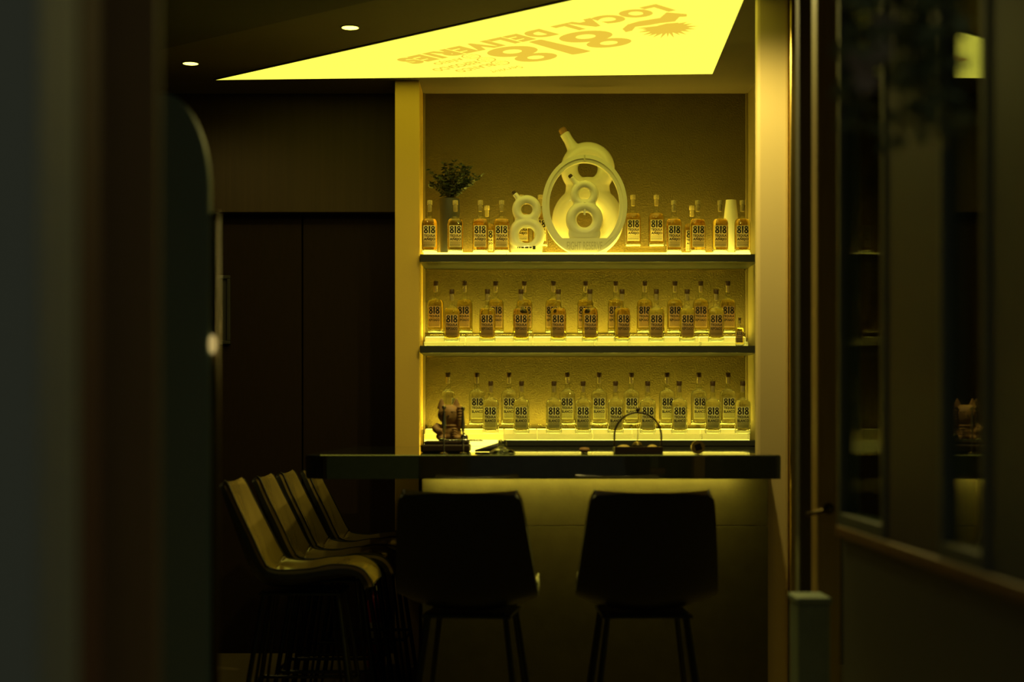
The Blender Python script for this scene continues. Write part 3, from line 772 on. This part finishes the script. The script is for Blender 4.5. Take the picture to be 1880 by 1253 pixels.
def shell(off0, off1, shrink, NS=44, NU=22, wr=0.):
    L = len(PROF)-1; top, bot = [], []
    for i in range(NS+1):
        t = shrink*1.2+(L-shrink*2.0)*i/NS
        y, z = spl(PROF, t); y2, z2 = spl(PROF, min(L, t+.05)); y1, z1 = spl(PROF, max(0, t-.05))
        d = Vector((y2-y1, z2-z1)).normalized(); n = Vector((-d.y, d.x))      # towards the sitter
        if n.y < 0 and t > 8: n = -n
        if t <= 8 and n.x < 0: n = -n
        w, wg = spl(WID, t)-shrink*.012, spl(WING, t)
        for arr, off in ((top, off1), (bot, off0)):
            for j in range(NU+1):
                u = -1+2*j/NU
                rr = wg*abs(u)**2.3 + off + (wr*fold(u, t) if arr is top else 0)
                # rounded corners of the outline
                e = min(t, L-t)/1.4
                cw = w*(1-(.10 if e < 1 else 0)*(1-min(1,e))**2)
                arr.append((u*cw, y+n.x*rr, z+n.y*rr))
    m = NU+1; N = len(top); fs = []
    for i in range(NS):
        for j in range(NU):
            a = i*m+j
            fs.append((a, a+1, a+m+1, a+m)); fs.append((N+a, N+a+m, N+a+m+1, N+a+1))
    for i in range(NS):
        a = i*m; fs.append((a, a+m, N+a+m, N+a)); a = i*m+NU; fs.append((a, N+a, N+a+m, a+m))
    for j in range(NU):
        a = j; fs.append((a, N+a, N+a+1, a+1)); a = NS*m+j; fs.append((a, a+1, N+a+1, N+a))
    edge = [top[i*m] for i in range(NS+1)] + [top[NS*m+j] for j in range(1,NU)] + [top[i*m+NU] for i in range(NS,-1,-1)] + [top[j] for j in range(NU-1,0,-1)]
    return MB().add(top+bot, fs), edge
def make_stool():
    r = thing('bar_stool', 'stool', 'bar stool')
    mb, _ = shell(-.018, .0, 0.)
    mb.build('seat_shell', M['blackleather'], r, smooth='auto')
    mb, edge = shell(.0004, .016, .35, 90, 48, 1.)
    pad = mb.build('upholstery', M['leather'], r, smooth='auto')
    MB().tube([Vector(p) for p in edge], .0035, 6, True).build('piping', M['blackleather'], pad, smooth=True)
    # seam across the fold of back and seat
    for sx_ in (-1, 1):
        for y0, y1, yf in ((.15,.06,.10), (.42,.50,.43)):
            a = Vector((sx_*.13, y0, .572)); b = Vector((sx_*.205, y1, .0))
            mbl = MB().tube([a, b], .0095, 10)
            mbl.tube([a+Vector((-sx_*.006,.02 if y0 < .3 else -.02,0)), Vector((sx_*.195, y1+(.03 if y0 < .3 else -.03), .0))], .006, 8)
            mbl.build('leg', M['blacksteel'], r, smooth='auto')
    z = .20; f = (1-z/.602)
    px_ = .13+.075*f; yb_ = .15-.09*f; yf_ = .42+.08*f
    MB().tube([(-px_,yb_,z),(px_,yb_,z),(px_,yf_,z),(-px_,yf_,z)], .007, 8, True).build('foot_rail', M['blacksteel'], r, smooth='auto')
    MB().box(-.15,.15,.13,.44,.555,.566).build('seat_frame', M['blacksteel'], r, bevel=.003)
    return r
stool = make_stool()
LS = [(xa(404,6.05)+.0,6.27,'bronze leather bar stool nearest the camera in the row along the left of the bar'),
      (xa(464,6.53),6.755,'second bronze leather bar stool of the row along the left of the bar'),
      (xa(508,7.01),7.235,'third bronze leather bar stool of the row along the left of the bar'),
      (xa(552,7.47),7.715,'farthest bronze leather bar stool of the row, next to the fire extinguisher')]
for i, (x, y, lab) in enumerate(LS):
    o = stool if i == 0 else copy_tree(stool)
    o.location = (x, y, 0); o.rotation_euler = (0,0,-PI/2); o['label'] = lab; o['group'] = 'stools along the left side of the bar'
for px, rot, lab in ((843,-7,'black-backed bar stool seen from behind, left of the two at the bar front'), (1198,2,'black-backed bar stool seen from behind, right of the two at the bar front')):
    o = copy_tree(stool); o.location = (xa(px,5.28), 5.28, 0); o.rotation_euler = (0,0,math.radians(rot)); o['label'] = lab; o['group'] = 'stools at the front of the bar'

# ================================================================ LEFT BACKGROUND
t = thing('fire_extinguisher', 'red fire extinguisher on the floor by the ochre pier', 'fire extinguisher', (xa(690,8.03), 8.045, .0))
MB().lathe([(0,0),(.044,0),(.046,.006),(.046,.30),(.042,.325),(.028,.345),(.016,.355),(.016,.37),(0,.37)], n=28).build('cylinder', M['red'], t, smooth='auto')
MB().lathe([(.0463,.12),(.0467,.121),(.0467,.22),(.0463,.221)], n=28).build('sticker', M['white'], t)
MB().box(-.012,.012,-.012,.012,.3705,.405).build('valve', M['chrome'], t, bevel=.003)
MB().box(-.011,.011,-.09,.015,.4055,.415).build('lever', M['red'], t, bevel=.003)
MB().tube([(.010,0,.39),(.05,0,.385),(.058,0,.34),(.056,0,.2),(.055,0,.12)], .007, 8).build('hose', M['blacksteel'], t, smooth=True)
t = thing('picture_frame', 'narrow dark framed picture hung on the left walnut door', 'picture', (xa(396,8.48), 8.4995, za(569,8.48)))
hw, hh = .075, .178
MB().box(-hw,hw,-.022,-.0,hh-.018,hh).box(-hw,hw,-.022,0,-hh,-hh+.018).box(-hw,-hw+.018,-.022,0,-hh+.018,hh-.018).box(hw-.018,hw,-.022,0,-hh+.018,hh-.018).build('frame', M['carcass'], t, bevel=.003)
MB().box(-hw+.018,hw-.018,-.010,-.001,-hh+.018,hh-.018).build('picture_surface', M['carcass'], t)

# ================================================================ FOREGROUND LEFT (doorway, out of focus)
struct('trim_7', MB().box(-.80, xa(70,1.45), 1.45, 1.56, 0, 2.6), M['greyjamb'], 'grey painted door jamb at the far left', 'door jamb', bevel=.006)
struct('trim_8', MB().box(-.80, xa(106,1.58), 1.58, 1.66, 0, 2.6), M['sagejamb'], 'sage painted trim beside the grey jamb', 'door jamb', bevel=.006)
struct('trim_9', MB().box(-.85, xa(152,1.80), 1.80, 1.88, 0, 2.6), M['redbrown'], 'red-brown strip beside the sage trim', 'door jamb', bevel=.004)
struct('wall_front', MB().box(-2.6, xa(289,2.0), 2.0, 2.02, 0, CEIL), M['brownpanel'], 'brown wooden wall panel at the left of the doorway', 'wall', bevel=.004)
sc_ = thing('arched_screen', 'dark teal screen with rounded top corner and small added highlight, at left', 'screen', (xa(384,3.4), 3.4, 0))
zt = za(170,3.4); rr = .165
pl = [(-.62,.0),(0,.0)] + [(0-.10+.10*math.cos(a), zt-.20+.20*math.sin(a)) for a in [PI/2*i/14 for i in range(15)]] + [(-.62, zt)]
MB().prism(pl, 0, .035, 'y').build('panel', M['teal'], sc_, bevel=.004)
MB().tube([(.009,.02,0),(.009,.02,zt-.26)], .0085, 14).build('edge_tube', M['dullbrass'], sc_, smooth=True)
MB().ball((.006,.006,za(632,3.4)), .0085, .010, .020).build('highlight_bead', M['glint'], sc_, smooth=True)  # glowing bead added in place of a highlight on the tube
MB().ball((.009,.02,zt-.255), .010, .010, .012).build('tube_cap', M['dullbrass'], sc_, smooth=True)

# ================================================================ FOREGROUND RIGHT (window wall in depth)
XW = .78
struct('wall_window', MB().box(XW-.005, XW+.06, 2.20, 3.88, 0, .9375), M['lowwall'], 'dark low wall under the windows at right', 'wall', bevel=.004)
struct('trim_10', MB().box(XW-.020, XW+.07, 2.20, 3.88, .938, .9645), M['sill'], 'oiled wood sill under the right windows', 'sill', bevel=.004)
struct('wall_front_right', MB().box(XW+.03, 2.5, 2.10, 2.19, 0, CEIL), M['lowwall'], 'dark facade wall at the right of the doorway', 'wall')
def win(i, y0, y1, lab, m='window'):
    w = thing(f'window_{i}', lab, 'window', (XW, y0, .965)); w['kind'] = 'structure'
    h = CEIL-.026-.965
    MB().box(-.004,.004,.03,y1-y0-.03,.03,h-.03).build('pane', M[m], w)
    MB().box(-.018,.03,0,.03,0,h).box(-.018,.03,y1-y0-.03,y1-y0,0,h).box(-.018,.03,.03,y1-y0-.03,0,.03).box(-.018,.03,.03,y1-y0-.03,h-.03,h).build('window_frame', M['tealgrey'], w, bevel=.003)
win(1, 2.655, 2.955, 'window at right reflecting the yellow light panel')
win(2, 3.385, 3.875, 'farther window at right behind the foliage', 'clearwin')
struct('wall_window_pier', MB().box(XW-.012, XW+.05, 2.96, 3.38, .965, CEIL-.026), M['taupe'], 'taupe pier between the two right windows', 'wall', bevel=.006)
struct('wall_window_end', MB().box(XW-.012, XW+.05, 2.20, 2.65, .965, CEIL-.026), M['tealgrey'], 'teal grey panel at the far right edge', 'wall', bevel=.006)
post_ = struct('trim_11', MB().box(.868,.934,4.70,4.80,0,CEIL-.0255), M['goldpost'], 'golden brown wooden door post at right', 'door post', bevel=.006)
struct('trim_12', MB().box(.878,.955,5.05,5.13,0,CEIL-.0255), M['ceil_dark'], 'black door post beside the cream pillar', 'door post', bevel=.006)
rz = MB().lathe([(0,0),(.016,0),(.016,.004),(0,.004)], n=20)
zlv = za(935,4.69)
rz.v = [(x+.90, 4.6998-z, y+zlv) for x, y, z in rz.v]
lv = rz.build('door_lever', M['dullbrass'], post_, smooth='auto')
MB().tube([(.90,4.696,zlv),(.90,4.67,zlv),(.88,4.664,zlv-.003),(.83,4.664,zlv-.016)], .006, 8).build('lever_arm', M['dullbrass'], lv, smooth=True)
t = thing('metal_bin', 'pale teal weathered box beside the cream pillar at floor level', 'box', ((xa(1463,4.35)+xa(1527,4.35))/2, 4.42, 0))
hw = .0425; zz_ = za(1098,4.35)
MB().box(-hw,hw,-.07,.07,0,zz_-.02).build('box_body', M['crate'], t, bevel=.006)
MB().box(-hw-.004,hw+.004,-.074,.074,zz_-.0195,zz_).build('lid', M['crate'], t, bevel=.005)
# hanging foliage
hp = thing('hanging_foliage', 'blurred hanging branch of green leaves and faded blossoms before the window', 'plant', (xa(1640,2.2), 2.2, CEIL-.026))
random.seed(4)
lm, sm, bl = MB(), MB(), MB()
top = -(CEIL-.026)
zmin, zmax = za(245,2.2), za(-60,2.2)
for b in range(16):
    x0 = random.uniform(-.05,.05)
    tip = Vector((random.uniform(-.066,.070), random.uniform(-.07,.07), random.uniform(zmin, za(90,2.2))+top))
    if b == 0: tip = Vector((-.045,.0,za(235,2.2)+top))
    p0 = Vector((x0*.3, 0, -.001)); mid = Vector((tip.x*1.25, tip.y, (tip.z-.3)/2-.25))
    path = [p0*(1-q)**2+mid*2*q*(1-q)+tip*q*q for q in [i/14 for i in range(15)]]
    sm.tube(path, .0025, 6)
    for i in range(3, 15):
        if path[i].z+CEIL-.026 > zmax+.15: continue
        for s_ in range(3):
            a2 = random.uniform(0,2*PI)
            leafquad(lm, path[i], Vector((math.cos(a2), math.sin(a2), random.uniform(-1,.4))), Vector((random.uniform(-1,1),random.uniform(-1,1),1)), random.uniform(.030,.05), random.uniform(.009,.015))
for c in ((-.05,-.02,za(115,2.2)),(-.033,-.05,za(110,2.2)),(-.04,-.01,za(150,2.2)),(-.022,-.03,za(60,2.2))):
    for k_ in range(7):
        a2 = 2*PI*k_/7
        leafquad(bl, Vector(c)+Vector((0,0,top)), Vector((math.cos(a2),-.4,math.sin(a2))), Vector((0,-1,0.1)), .022, .009)
sm.build('stems', M['stem'], hp); lm.build('leaves', M['olive'], hp); bl.build('blossoms', M['bloom'], hp)

# ================================================================ LIGHT OF THE STREET BEHIND THE CAMERA, CAMERA, VIEW
w = bpy.data.worlds.new('dusk'); sc.world = w; w.use_nodes = True
bg = w.node_tree.nodes['Background']; bg.inputs[0].default_value = (.88,.93,.72,1); bg.inputs[1].default_value = .042
cam = bpy.data.cameras.new('camera'); co = bpy.data.objects.new('camera', cam); COL.objects.link(co)
co.location = (0,0,H); co.rotation_euler = (PI/2,0,0)
cam.sensor_width = 36; cam.lens = F/1880*36
cam.shift_x = (940-CX)/1880; cam.shift_y = (HY-626.5)/1880
cam.clip_start = .05; cam.clip_end = 60
cam.dof.use_dof = True; cam.dof.focus_distance = 8.15; cam.dof.aperture_fstop = 1.9
sc.camera = co
vs_ = sc.view_settings
sc.display_settings.display_device = 'sRGB'
vs_.view_transform = 'Standard'; vs_.look = 'None'; vs_.exposure = 0; vs_.gamma = 1; vs_.use_curve_mapping = False
cy = sc.cycles
cy.use_denoising = True; cy.max_bounces = 14; cy.diffuse_bounces = 5; cy.glossy_bounces = 6; cy.transmission_bounces = 12
cy.transparent_max_bounces = 32; cy.sample_clamp_indirect = 6; cy.caustics_refractive = True; cy.caustics_reflective = True
